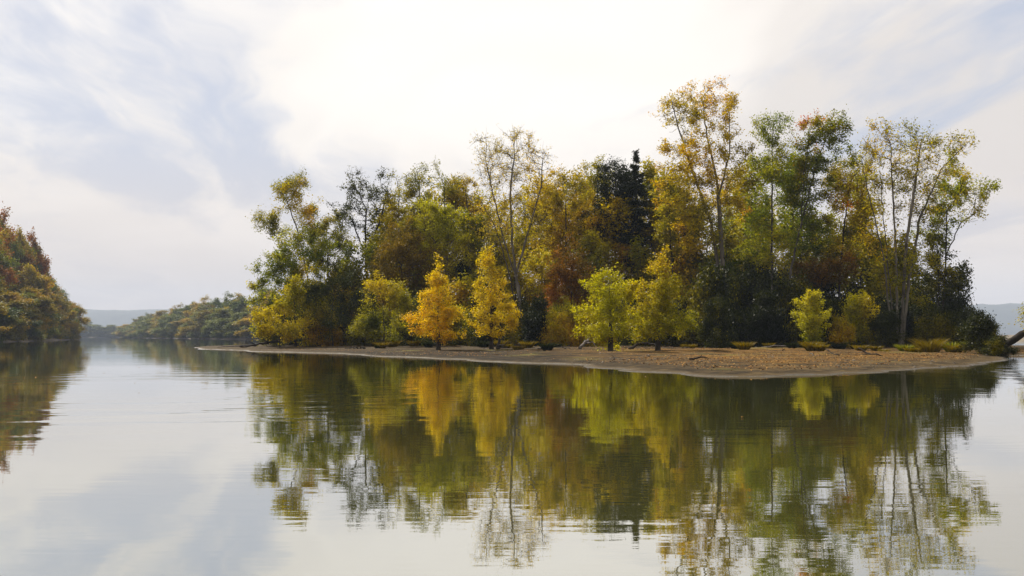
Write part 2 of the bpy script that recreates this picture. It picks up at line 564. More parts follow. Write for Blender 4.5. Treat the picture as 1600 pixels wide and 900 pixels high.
# ---- water
def water_material():
    m, t = new_mat('lake_water')
    tc = t.n('ShaderNodeTexCoord')
    pos = t.n('ShaderNodeNewGeometry').outputs['Position']
    m1 = t.n('ShaderNodeMapping', {'Vector': pos, 'Scale': (0.55, 1.7, 1.0), 'Rotation': (0, 0, rad(7))})
    n1 = t.noise(m1.outputs[0], 0.55, 3, 0.5, 0.3)
    m2 = t.n('ShaderNodeMapping', {'Vector': pos, 'Scale': (0.7, 2.4, 1.0), 'Rotation': (0, 0, rad(-5))})
    n2 = t.noise(m2.outputs[0], 2.6, 2, 0.5)
    # patches of slightly stronger ripple where a breath of wind touches the surface
    m3 = t.n('ShaderNodeMapping', {'Vector': pos, 'Scale': (0.05, 0.11, 1.0)})
    pat = t.n('ShaderNodeMapRange', {0: t.noise(m3.outputs[0], 1.0, 2, 0.5), 1: 0.42, 2: 0.68, 3: 0.45, 4: 1.3}).outputs[0]
    h = t.math('ADD', t.math('MULTIPLY', n1, 1.0), t.math('MULTIPLY', n2, 0.20))
    h = t.math('MULTIPLY', h, pat)
    # a ring of wavelets that runs out from the point left of the island
    rings = None
    for cx, cy, r0, w, k, amp in ((-9.5, 24.0, 10.0, 6.0, 2.6, 0.55), (27.0, 40.0, 14.0, 9.0, 2.2, 1.0)):
        dv = t.vec('SUBTRACT', pos, (cx, cy, 0.0))
        dv = t.vec('MULTIPLY', dv, (1.2, 1.0, 0.0))
        dist = t.vec('LENGTH', dv)
        dist = t.math('ADD', dist, t.math('MULTIPLY', n1, 3.5))
        wave = t.math('SINE', t.math('MULTIPLY', dist, k))
        env = t.math('SUBTRACT', 1.0, t.math('DIVIDE', t.math('ABSOLUTE', t.math('SUBTRACT', dist, r0)), w), clamp=True)
        wv = t.math('MULTIPLY', t.math('MULTIPLY', wave, env), amp)
        rings = wv if rings is None else t.math('ADD', rings, wv)
    h = t.math('ADD', h, rings)
    b = t.n('ShaderNodeBump', {'Height': h, 'Strength': 1.0, 'Distance': 0.0042})
    fr = t.n('ShaderNodeFresnel', {'IOR': 1.55, 'Normal': b.outputs[0]})
    f = t.math('POWER', fr.outputs[0], 0.40)
    mur = t.noise(pos, 0.08, 3, 0.5)
    body = t.ramp(mur, [(0.3, (0.050, 0.052, 0.010)), (0.7, (0.075, 0.070, 0.014))])
    dif = t.n('ShaderNodeBsdfDiffuse', {'Color': body})
    gl = t.n('ShaderNodeBsdfGlossy', {'Color': (0.96, 0.97, 0.97, 1), 'Roughness': 0.015, 'Normal': b.outputs[0]})
    mx = t.n('ShaderNodeMixShader', {0: f, 1: dif.outputs[0], 2: gl.outputs[0]})
    t.n('ShaderNodeOutputMaterial', {'Surface': mx.outputs[0]})
    return m


me = np_mesh('lake', [(-3480, -55, 0), (4480, -55, 0), (4480, 5980, 0), (-3480, 5980, 0)], [(0, 1, 2, 3)], mat=water_material())
tag(mesh_obj('lake', me), kind='structure')


# ---- island ground
def shore_material():
    m, t = new_mat('island_ground')
    pos = t.n('ShaderNodeNewGeometry').outputs['Position']
    sp = t.n('ShaderNodeSeparateXYZ', {0: pos})
    n1 = t.noise(pos, 0.16, 5, 0.6)
    n2 = t.noise(pos, 1.3, 6, 0.68)
    n3 = t.noise(pos, 9.0, 4, 0.7)
    mst = t.n('ShaderNodeMapping', {'Vector': pos, 'Scale': (0.25, 1.0, 1.0)})
    n4 = t.noise(mst.outputs[0], 0.9, 5, 0.65)
    mud = t.ramp(n2, [(0.38, (0.016, 0.011, 0.005)), (0.52, (0.060, 0.040, 0.016)), (0.70, (0.16, 0.108, 0.044))])
    litter = t.ramp(n3, [(0.38, (0.028, 0.013, 0.004)), (0.5, (0.14, 0.070, 0.012)), (0.66, (0.32, 0.175, 0.032))])
    lf = t.n('ShaderNodeMapRange', {0: t.math('ADD', t.math('MULTIPLY', n4, 0.7), t.math('MULTIPLY', n2, 0.3)), 1: 0.40, 2: 0.56}).outputs[0]
    zf = t.n('ShaderNodeMapRange', {0: sp.outputs[2], 1: 0.12, 2: 0.20}).outputs[0]
    dry = t.n('ShaderNodeMapRange', {0: t.math('ADD', sp.outputs[0], t.math('MULTIPLY', n4, 8.0)), 1: 4.0, 2: 14.0, 3: 0.15, 4: 1.0}).outputs[0]
    mud = t.mix(dry, t.n('ShaderNodeHueSaturation', {'Value': 0.24, 'Color': mud}).outputs[0], mud)
    c = t.mix(t.math('MULTIPLY', t.math('MULTIPLY', lf, zf), dry), mud, litter)
    # sprouting weeds on the flat
    gf = t.n('ShaderNodeMapRange', {0: n1, 1: 0.55, 2: 0.66}).outputs[0]
    c = t.mix(t.math('MULTIPLY', gf, t.math('MULTIPLY', zf, 0.55)), c, (0.17, 0.16, 0.03))
    # forest floor inside the wood
    ff = t.n('ShaderNodeMapRange', {0: sp.outputs[1], 1: 74.0, 2: 86.0}).outputs[0]
    c = t.mix(ff, c, (0.06, 0.042, 0.02))
    # drift lines of dark debris left by higher water
    for lvl, w_ in ((0.185, 0.016), (0.255, 0.022)):
        dz = t.math('ADD', sp.outputs[2], t.math('MULTIPLY', t.math('SUBTRACT', n4, 0.5), 0.16))
        bnd = t.math('SUBTRACT', 1.0, t.math('DIVIDE', t.math('ABSOLUTE', t.math('SUBTRACT', dz, lvl)), w_), clamp=True)
        bnd = t.math('MULTIPLY', bnd, t.n('ShaderNodeMapRange', {0: n2, 1: 0.42, 2: 0.55}).outputs[0])
        c = t.mix(t.math('MULTIPLY', bnd, 0.85), c, (0.028, 0.018, 0.008))
    # pale silt line, then wet mud at the very edge
    wetn = t.math('ADD', sp.outputs[2], t.math('MULTIPLY', t.math('SUBTRACT', n2, 0.5), 0.12))
    silt = t.n('ShaderNodeMapRange', {0: wetn, 1: 0.035, 2: 0.06}).outputs[0]
    c = t.mix(silt, (0.085, 0.062, 0.034), c)
    wet = t.n('ShaderNodeMapRange', {0: wetn, 1: 0.012, 2: 0.030}).outputs[0]
    c = t.mix(wet, (0.055, 0.045, 0.03), c)
    rough = t.n('ShaderNodeMapRange', {0: wet, 3: 0.35, 4: 0.95}).outputs[0]
    hgt = t.math('ADD', n3, t.math('MULTIPLY', n2, 2.0))
    b = t.n('ShaderNodeBump', {'Height': hgt, 'Strength': 0.9, 'Distance': 0.05})
    p = t.n('ShaderNodeBsdfPrincipled', {'Base Color': c, 'Roughness': rough, 'Specular IOR Level': 0.06, 'Normal': b.outputs[0]})
    t.n('ShaderNodeOutputMaterial', {'Surface': p.outputs[0]})
    return m


ISL_MAT = shore_material()
xs = np.linspace(-66, 70, 300)
ys = np.concatenate([np.linspace(28, 90, 200), np.linspace(90.8, 200, 90)])
tag(mesh_obj('island_ground', grid_mesh('island_ground', xs, ys, island_z, ISL_MAT)), kind='structure')

# ---- far banks and hills
def earth_material(name, a, b, scale):
    m, t = new_mat(name)
    pos = t.n('ShaderNodeNewGeometry').outputs['Position']
    n = t.noise(pos, scale, 6, 0.65)
    c = t.ramp(n, [(0.3, a), (0.7, b)])
    p = t.n('ShaderNodeBsdfPrincipled', {'Base Color': c, 'Roughness': 1.0})
    t.n('ShaderNodeOutputMaterial', {'Surface': p.outputs[0]})
    return m


BANK_MAT = earth_material('bank_earth', (0.07, 0.05, 0.03), (0.17, 0.135, 0.085), 0.2)
LEFT = [(-128, 140), (-108, 190), (-102, 216), (-115, 260), (-134, 320), (-149, 370), (-157, 398), (-172, 416), (-215, 440), (-330, 470), (-420, 440), (-420, 140)]
LY, LX = [190, 216, 260, 320, 370, 398, 430], [-108, -102, -115, -134, -149, -157, -190]
FAR = [(-362, 1010), (-300, 860), (-232, 700), (-160, 540), (-118, 448), (-92, 408), (-40, 372), (40, 360), (140, 380), (170, 480), (60, 760), (-120, 1100), (-300, 1120)]
RIGHT = [(150, 330), (170, 300), (230, 285), (330, 280), (420, 330), (420, 520), (180, 500)]


def bank(name, poly, rise, hmax, step):
    poly = np.array(poly, float)
    lo, hi = poly.min(0) - 12, poly.max(0) + 12
    f1 = field(len(poly), 12.0)

    def zf(X, Y):
        P = np.stack([X, Y], 1)
        s = sdist(poly, P) + 1.2 * f1(np.concatenate([P, 0 * P[:, :1]], 1))
        return np.where(s > 0, 0.5 * np.clip(s / 3, 0, 1) + hmax * (1 - np.exp(-np.maximum(s - 3, 0) / rise)), s * 0.2)
    xs = np.arange(lo[0], hi[0], step); ys = np.arange(lo[1], hi[1], step)
    tag(mesh_obj(name, grid_mesh(name, xs, ys, zf, BANK_MAT)), kind='structure')
    return lambda x, y: float(zf(np.array([x]), np.array([y]))[0])


left_z = bank('left_bank_ground', LEFT, 28.0, 12.0, 5.0)
far_z = bank('far_bank_ground', FAR, 60.0, 4.0, 8.0)
right_z = bank('right_bank_ground', RIGHT, 60.0, 3.0, 8.0)


def hill(name, x0, x1, y, h, seed, px_step=14.0, depth=500):
    f = field(seed, 260.0); ff = field(seed + 1, 45.0); f3 = field(seed + 2, 11.0)

    def zf(X, Y):
        P = np.stack([X, Y, 0 * X], 1)
        t = (Y - y) / depth
        prof = np.sin(np.clip(t, 0, 1) * math.pi) ** 0.8
        ends = np.clip((X - x0) / (0.2 * (x1 - x0)), 0, 1) * np.clip((x1 - X) / (0.2 * (x1 - x0)), 0, 1)
        ends = ends * ends * (3 - 2 * ends)
        return prof * ends * h * (0.78 + 0.22 * f(P)) + prof * (2.2 * ff(P) + 2.6 * f3(P)) - 3 + 6 * np.clip(t * 10, 0, 1)
    m = HILL_MAT
    tag(mesh_obj(name, grid_mesh(name, np.arange(x0, x1, px_step), np.linspace(y, y + depth, 26), zf, m)), kind='structure')


HILL_MAT = earth_material('hill_woodland', (0.012, 0.022, 0.018), (0.05, 0.055, 0.03), 0.03)
hill('far_hill', -3400, -1250, 4900, 150, 12, 20.0, 900)
hill('far_hill', 900, 4300, 4300, 135, 9, 24.0, 900)

# ------------------------------------------------------------------ island trees
MARKS = [(440, 'the island left end'), (520, 'the grey willow shrub'), (600, 'the yellow topped shrub'), (685, 'the leftmost gold cypress'), (768, 'the narrow gold cypress'),
         (822, 'the tall bare tree'), (893, 'the reddish brown tree'), (954, 'the layered cypress'), (1028, 'the rightmost cypress'), (1080, 'the low dark cedar'),
         (1133, 'the twin pale trunks'), (1208, 'the upright green tree'), (1268, 'the lime shrub'), (1325, 'the orange brown tree'), (1403, 'the many stemmed tree'), (1466, 'the ivy covered tree')]


def mark(x):
    return min(MARKS, key=lambda m: abs(m[0] - x))[1]


CNT = [0]


def T(name, label, d, base_px, lobes, trunk, leafm, bark='grey', cat='tree', group=None, extra=(), depth=1.0, **kw):
    """A tree whose trunk runs through trunk (px, py) points and whose crown fills the lobes, all at distance d."""
    CNT[0] += 1
    seed = CNT[0] * 17 + 3
    r = np.random.default_rng(seed)
    b = base_at(base_px, d)
    tr = [b] + [W(x, y, d + r.normal() * 0.35) for x, y in trunk]
    trunks = [tr]
    for ex in extra:
        o = ex[0]
        if o[1] is None:
            s = base_at(o[0], d + r.normal() * 0.25)
        else:
            # start on the closest point of the main trunk
            s = W(o[0], o[1], d)
            best, bd = None, 1e9
            for p0, p1 in zip(tr[:-1], tr[1:]):
                for k in range(12):
                    q = p0 + (p1 - p0) * k / 11
                    dd = np.linalg.norm(q[[0, 2]] - s[[0, 2]])
                    if dd < bd: best, bd = q, dd
            s = best
        trunks.append([s] + [W(x, y, d + r.normal() * 0.9) for x, y in ex[1:]])
    geo = grow(seed, px_lobes(lobes, d, seed, depth), trunks, **kw)
    return put_tree(name, label, cat, b, geo, LEAF and leafm, bark, group)


# ---- left end of the island
T('leaning_tree', 'tall thin leaning tree with open tufted crown at island left end', 112, 492,
  [(452, 295, 30, 20, 1.0), (408, 347, 18, 14, 0.9), (428, 335, 14, 14, .5), (486, 338, 26, 22, 1.0), (462, 320, 16, 14, .7), (440, 312, 14, 12, .5)],
  [(486, 470), (474, 400), (462, 350), (447, 310), (450, 292)], 'olive', 'grey', n_att=190, leaves=5000, twigs=700, spread=.24,
  extra=[[(474, 400), (448, 372), (418, 345)], [(470, 470), (440, 400), (432, 370), (418, 352)]], tintc=.62, tip=.017)
T('broadleaf_tree', 'broad olive green tree bending over water at island left end', 107, 462,
  [(432, 420, 38, 34, 1.), (470, 392, 42, 40, 1.2), (410, 462, 22, 34, .8), (450, 460, 34, 36, 1), (402, 420, 14, 20, .5), (418, 505, 24, 26, .7)],
  [(460, 480), (458, 430), (452, 400)], 'green', 'dark', n_att=420, leaves=10500, twigs=1300, tintc=.6)
T('yellow_sapling', 'yellow green sapling leaning over leftmost shore of island', 99, 437,
  [(462, 460, 22, 34, 1.), (424, 500, 24, 24, .8), (444, 482, 26, 26, .8), (410, 514, 16, 14, .5), (468, 505, 20, 26, .7), (440, 518, 30, 14, .6)],
  [(438, 515), (446, 490), (456, 465)], 'yellowgreen', 'dark', n_att=260, leaves=4600, twigs=800, tip=.010, tintc=.75, clump=2.0)
T('willow_shrub', 'large dark grey green willow shrub beside left end saplings', 103, 520,
  [(500, 480, 36, 46, 1), (545, 475, 36, 50, 1), (520, 440, 34, 34, .8), (560, 505, 26, 32, .8), (490, 512, 24, 22, .6)],
  [(518, 510), (520, 470)], 'greygreen', 'dark', 'shrub', n_att=420, leaves=10500, twigs=1500, leaf=(.10, .18), extra=[[(540, None), (552, 480)], [(506, None), (492, 490)]], tip=.010, clump=2.0)
T('broadleaf_tree', 'dark green round tree behind the grey willow shrub', 116, 518,
  [(505, 385, 38, 40, 1), (530, 370, 28, 36, .8), (488, 420, 26, 30, .6), (535, 420, 30, 34, .6)],
  [(516, 470), (512, 400)], 'olive', 'dark', n_att=330, leaves=7500, twigs=1000, tintc=.28)
T('twiggy_tree', 'dark nearly bare tree with stubby upright twigs near island left', 117, 575,
  [(572, 318, 42, 40, 1.2), (600, 310, 20, 34, .7), (548, 335, 22, 26, .7), (575, 370, 26, 26, .5)],
  [(574, 460), (571, 380), (572, 330)], 'greygreen', 'dark', n_att=260, leaves=1500, twigs=900, twig_len=1.1, bare=.5, tip=.024, extra=[[(573, 400), (596, 340), (604, 300)], [(572, 400), (552, 350)]], leaf=(.16, .3))
T('yellow_shrub', 'rounded yellow topped shrub left of the leftmost gold cypress', 93, 600,
  [(592, 455, 22, 24, .8), (574, 488, 18, 26, .7), (622, 470, 18, 28, .7), (606, 485, 28, 30, .9), (600, 518, 38, 16, .8), (564, 512, 14, 16, .4), (632, 505, 16, 22, .5)],
  [(600, 520), (598, 480)], 'yellowgreen', 'dark', 'shrub', n_att=360, leaves=8500, twigs=1200, tip=.010, trend=.75, leaf=(.10, .18), tintc=.55, clump=2.2)
T('rust_tree', 'dull brown leaved tree above the yellow topped shrub', 108, 628,
  [(628, 390, 38, 40, 1), (606, 420, 24, 36, .7), (655, 420, 26, 36, .7)], [(628, 480), (628, 410)], 'brown', 'dark',
  n_att=300, leaves=6500, twigs=900, tintc=.5)
# row of slender pale-topped trees
for k, (x, yt, w, lab, pal) in enumerate(((622, 272, 26, 'slender tree with thin airy top, leftmost of yellow green trio', 'yellowgreen'),
                                          (655, 260, 28, 'slender tree with airy top, tallest of yellow green trio', 'yellowgreen'),
                                          (694, 266, 28, 'slender tree with airy top, rightmost of yellow green trio', 'yellowgreen'))):
    T('slender_tree', lab, 116 + k, x + 2,
      [(x, yt + 34, w, 36, .55), (x + 4, yt + 90, w * 1.15, 50, 1.2), (x - 4, yt + 150, w * 1.1, 46, 1.2)],
      [(x + 3, 440), (x + 1, 340), (x, yt + 40)], pal, 'grey', n_att=320, leaves=6000, twigs=1100, tip=.018, trend=-.35, group='slender yellow green trees', tintc=.62)
T('yellow_tree', 'full yellow green tree right behind the leftmost gold cypress', 111, 700,
  [(700, 370, 40, 56, 1), (672, 345, 30, 44, .9), (725, 395, 30, 50, .8), (665, 400, 20, 30, .5)], [(700, 470), (698, 390)], 'lemon', 'grey', n_att=360, leaves=8200, twigs=1100, tintc=.5)
T('sparse_tree', 'thin branched tree with brownish top left of tall bare tree', 117, 735,
  [(728, 300, 26, 30, .6), (738, 350, 30, 50, 1), (722, 290, 16, 24, .3)], [(738, 460), (734, 370), (728, 300)], 'amber', 'grey', n_att=260, leaves=3800, twigs=900, tip=.018, bare=.3, tintc=.3)
T('tall_bare_tree', 'tall pale grey tree with bare twiggy top above the gold cypresses', 102, 824,
  [(800, 255, 50, 48, 1.0), (762, 270, 26, 46, .6), (840, 270, 34, 40, .6), (780, 340, 48, 50, .8), (830, 345, 40, 46, .6), (812, 225, 24, 22, .3)],
  [(816, 500), (808, 440), (800, 380), (797, 300), (804, 240)], 'amber', 'pale', n_att=560, leaves=3000, twigs=2000, twig_len=1.2, bare=.4, tip=.0165, up=.24, clump=.6,
  extra=[[(808, 440), (786, 370), (770, 300), (758, 245)], [(806, 430), (826, 360), (846, 290), (848, 240)], [(816, 500), (806, 480), (796, 430), (776, 360), (745, 300)]], tintc=.35, root_r=.19, leaf=(.12, .22))
T('amber_tree', 'dense yellow orange tree right of the tall bare tree', 111, 884,
  [(884, 305, 40, 42, 1), (860, 345, 34, 44, .9), (910, 350, 36, 46, .9), (880, 400, 44, 40, .8), (850, 290, 18, 22, .3)],
  [(884, 470), (884, 380), (884, 320)], 'amber', 'grey', n_att=460, leaves=10000, twigs=1400, tintc=.5)
T('rust_tree', 'reddish brown tree between the gold cypresses and dark cedar', 98, 893,
  [(893, 410, 32, 36, 1), (880, 450, 28, 36, .8), (912, 455, 26, 38, .8)], [(893, 500), (893, 430)], 'rust', 'dark', n_att=300, leaves=6500, twigs=900, tintc=.55)
T('olive_tree', 'olive yellow tree with ragged top left of the dark cedars', 114, 935,
  [(932, 275, 26, 28, .6), (940, 330, 34, 46, 1), (925, 385, 34, 40, .8)], [(936, 470), (936, 360), (933, 290)], 'olive', 'grey', n_att=320, leaves=6200, twigs=1000, tintc=.7)
T('amber_tree', 'low golden brown tree between tall bare tree and rust tree', 105, 846,
  [(846, 420, 30, 40, 1), (832, 460, 24, 36, .7), (856, 470, 22, 30, .6)], [(846, 510), (846, 440)], 'yellowgreen', 'dark', n_att=240, leaves=5200, twigs=700, tintc=.6)
T('tall_autumn_tree', 'tallest tree with twin pale trunks and thin orange brown crown', 100, 1133,
  [(1090, 165, 56, 36, .9), (1130, 200, 34, 46, .8), (1052, 190, 28, 40, .5), (1100, 245, 62, 50, 1.2), (1062, 300, 40, 46, .9), (1130, 310, 36, 50, .9), (1090, 360, 40, 36, .5)],
  [(1131, 440), (1126, 360), (1120, 280), (1104, 210), (1098, 160)], 'amber', 'pale', n_att=900, leaves=10500, twigs=2300, twig_len=.9, bare=.15, tip=.016, up=.14, clump=1.3, leaf=(.15, .25),
  extra=[[(1133, None), (1124, 430), (1112, 350), (1086, 280), (1060, 200), (1050, 160)], [(1122, 310), (1140, 240), (1140, 180)]], tintc=.58, root_r=.2)
T('yellow_tree', 'pale yellow leaved tree left of the tallest tree', 103, 1048,
  [(1040, 305, 22, 40, .8), (1050, 350, 28, 40, .9), (1034, 265, 12, 16, .3)], [(1052, 440), (1046, 340)], 'yellowgreen', 'dark', n_att=200, leaves=3600, twigs=600, tintc=.72)
T('green_tree', 'upright leafy green tree right of the tallest tree', 101, 1208,
  [(1206, 205, 34, 36, .9), (1212, 265, 40, 46, 1.1), (1196, 330, 38, 46, 1.), (1218, 390, 44, 46, 1.), (1180, 390, 24, 40, .5)],
  [(1206, 440), (1206, 330), (1207, 215)], 'green', 'grey', n_att=620, leaves=9500, twigs=1700, tintc=.72, leaf=(.13, .23), clump=.9)
T('leaning_tree', 'green tree with reddish top whose trunk leans right', 97, 1216,
  [(1300, 205, 34, 26, .9), (1268, 200, 22, 20, .5), (1282, 250, 36, 40, 1), (1256, 300, 30, 44, .9), (1300, 300, 26, 30, .6), (1262, 370, 36, 40, .8)],
  [(1236, 420), (1252, 350), (1272, 270), (1294, 205)], 'greenred', 'grey', n_att=480, leaves=7200, twigs=1300, clump=.9, trend=.15, extra=[[(1252, 350), (1256, 270), (1266, 205)]], tintc=.45, leaf=(.15, .26))
T('amber_tree', 'orange brown tree between reddish leaning tree and many stemmed tree', 104, 1310,
  [(1326, 285, 38, 36, 1.1), (1350, 265, 22, 22, .5), (1330, 340, 34, 40, .8), (1318, 390, 26, 36, .5)],
  [(1312, 440), (1318, 360), (1328, 290)], 'amber', 'dark', n_att=320, leaves=5600, twigs=900, tintc=.38)
T('olive_tree', 'bushy olive tree at mid height right of the twin pale trunks', 106, 1175,
  [(1172, 400, 30, 44, 1), (1150, 430, 22, 36, .7), (1190, 440, 30, 36, .8)], [(1174, 480), (1173, 420)], 'green', 'dark', n_att=260, leaves=5400, twigs=800, tintc=.5)
T('olive_tree', 'bushy olive tree at mid height under the leaning trunk', 108, 1255,
  [(1250, 380, 34, 40, 1), (1280, 370, 26, 36, .7), (1240, 430, 30, 34, .7)], [(1254, 480), (1252, 400)], 'olive', 'dark', n_att=260, leaves=5000, twigs=800, tintc=.5)
T('rust_shrub', 'dark rusty brown shrub under the reddish leaning tree', 99, 1285,
  [(1275, 425, 34, 24, 1), (1308, 420, 28, 24, .8)], [(1286, 490), (1284, 440)], 'rust', 'dark', 'shrub', n_att=200, leaves=3600, twigs=500, tintc=.25)
T('many_stemmed_tree', 'many stemmed pale tree with wide thin crown near right shore', 88, 1403,
  [(1405, 222, 50, 26, .8), (1465, 226, 44, 20, .7), (1362, 236, 22, 28, .6), (1420, 275, 60, 42, 1.), (1362, 300, 30, 46, .8), (1450, 330, 44, 40, .7), (1392, 400, 48, 50, .9), (1352, 390, 24, 40, .5),
   (1505, 224, 16, 9, .3), (1490, 255, 24, 18, .4), (1440, 400, 30, 40, .4)],
  [(1402, 480), (1400, 400), (1396, 320), (1392, 240)], 'olive', 'pale', n_att=900, leaves=5600, twigs=2600, twig_len=.9, bare=.15, tip=.0145, up=.06, clump=1.2, leaf=(.14, .24),
  extra=[[(1408, None), (1412, 460), (1416, 380), (1428, 300), (1440, 220)], [(1398, None), (1388, 470), (1380, 400), (1362, 320), (1346, 250)],
         [(1410, None), (1420, 440), (1438, 340), (1470, 265), (1515, 220)], [(1400, None), (1390, 440), (1380, 340), (1374, 250)]], tintc=.55, root_r=.10)
T('green_tree', 'green tree reaching right over water at the right edge', 93, 1474,
  [(1512, 298, 30, 22, 1), (1455, 365, 26, 22, .5), (1480, 285, 26, 30, .7), (1515, 335, 26, 18, .8), (1470, 330, 28, 26, .7), (1490, 250, 20, 16, .3)],
  [(1474, 480), (1478, 400), (1480, 330), (1500, 300)], 'green', 'dark', n_att=260, leaves=3300, twigs=700, extra=[[(1478, 400), (1500, 350), (1522, 335)]], tintc=.62, leaf=(.15, .26))
T('ivy_clad_tree', 'dark narrow ivy covered tree at the right end', 91, 1466,
  [(1464, 400, 22, 34, .9), (1478, 440, 26, 28, 1), (1456, 450, 24, 30, .8), (1494, 425, 14, 14, .4)], [(1466, 480), (1466, 420), (1464, 380)],
  'shade', 'dark', n_att=200, leaves=3800, twigs=600, tintc=.5)

# filler trees in the middle of the wood, mostly hidden behind the front ones
FILL = [(556, 110, 385, 30, 'olive'), (592, 112, 375, 30, 'yellowgreen'), (536, 122, 400, 34, 'olive'), (650, 130, 320, 44, 'olive'), (760, 128, 300, 44, 'yellowgreen'),
        (820, 132, 300, 46, 'amber'), (905, 130, 285, 46, 'olive'), (1000, 126, 330, 50, 'shade'), (1060, 128, 300, 46, 'olive'), (1150, 128, 290, 46, 'green'),
        (1235, 126, 320, 44, 'olive'), (1300, 120, 360, 40, 'olive'), (1365, 116, 380, 40, 'olive'), (1110, 118, 400, 44, 'shade'), (950, 118, 400, 44, 'olive'),
        (780, 116, 390, 40, 'yellowgreen'), (690, 118, 410, 36, 'olive'), (1200, 116, 410, 44, 'shade'), (1430, 112, 440, 34, 'shade'),
        (640, 113, 345, 34, 'yellowgreen'), (748, 112, 335, 34, 'yellowgreen'), (805, 112, 350, 34, 'yellowgreen'), (862, 116, 300, 34, 'amber'), (925, 108, 365, 34, 'yellowgreen'),
        (1000, 106, 400, 32, 'olive'), (1062, 106, 370, 34, 'amber'), (1135, 110, 340, 34, 'olive'), (1168, 113, 300, 34, 'yellowgreen'), (1290, 112, 325, 34, 'olive'),
        (1348, 108, 340, 30, 'yellowgreen'), (1385, 104, 390, 30, 'olive'), (1180, 108, 250, 28, 'yellowgreen'), (1240, 110, 260, 30, 'green'), (1345, 106, 285, 26, 'olive'), (1410, 100, 370, 28, 'yellowgreen'), (970, 110, 310, 30, 'amber'), (1080, 108, 320, 30, 'yellowgreen'), (1018, 112, 262, 22, 'olive'), (975, 116, 256, 22, 'shade'), (600, 118, 320, 28, 'yellowgreen'), (672, 120, 285, 28, 'yellowgreen'), (715, 120, 280, 28, 'olive'), (845, 118, 275, 28, 'yellowgreen'), (905, 120, 262, 28, 'amber'), (940, 116, 270, 26, 'olive'), (1025, 112, 300, 26, 'yellowgreen'), (1060, 112, 260, 26, 'amber'), (860, 104, 440, 26, 'yellowgreen'), (730, 104, 430, 28, 'olive')]
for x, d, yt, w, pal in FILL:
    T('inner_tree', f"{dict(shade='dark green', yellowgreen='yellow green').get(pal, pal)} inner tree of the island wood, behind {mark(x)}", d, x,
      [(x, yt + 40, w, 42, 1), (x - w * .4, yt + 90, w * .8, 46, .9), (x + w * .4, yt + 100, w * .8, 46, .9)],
      [(x, yt + 130), (x, yt + 50)], pal, 'dark', group='trees deep inside the island wood', n_att=190, leaves=2700, leaf=(.22, .40), twigs=450, spread=.34, tintc=.5, clump=1.2, step=.55)


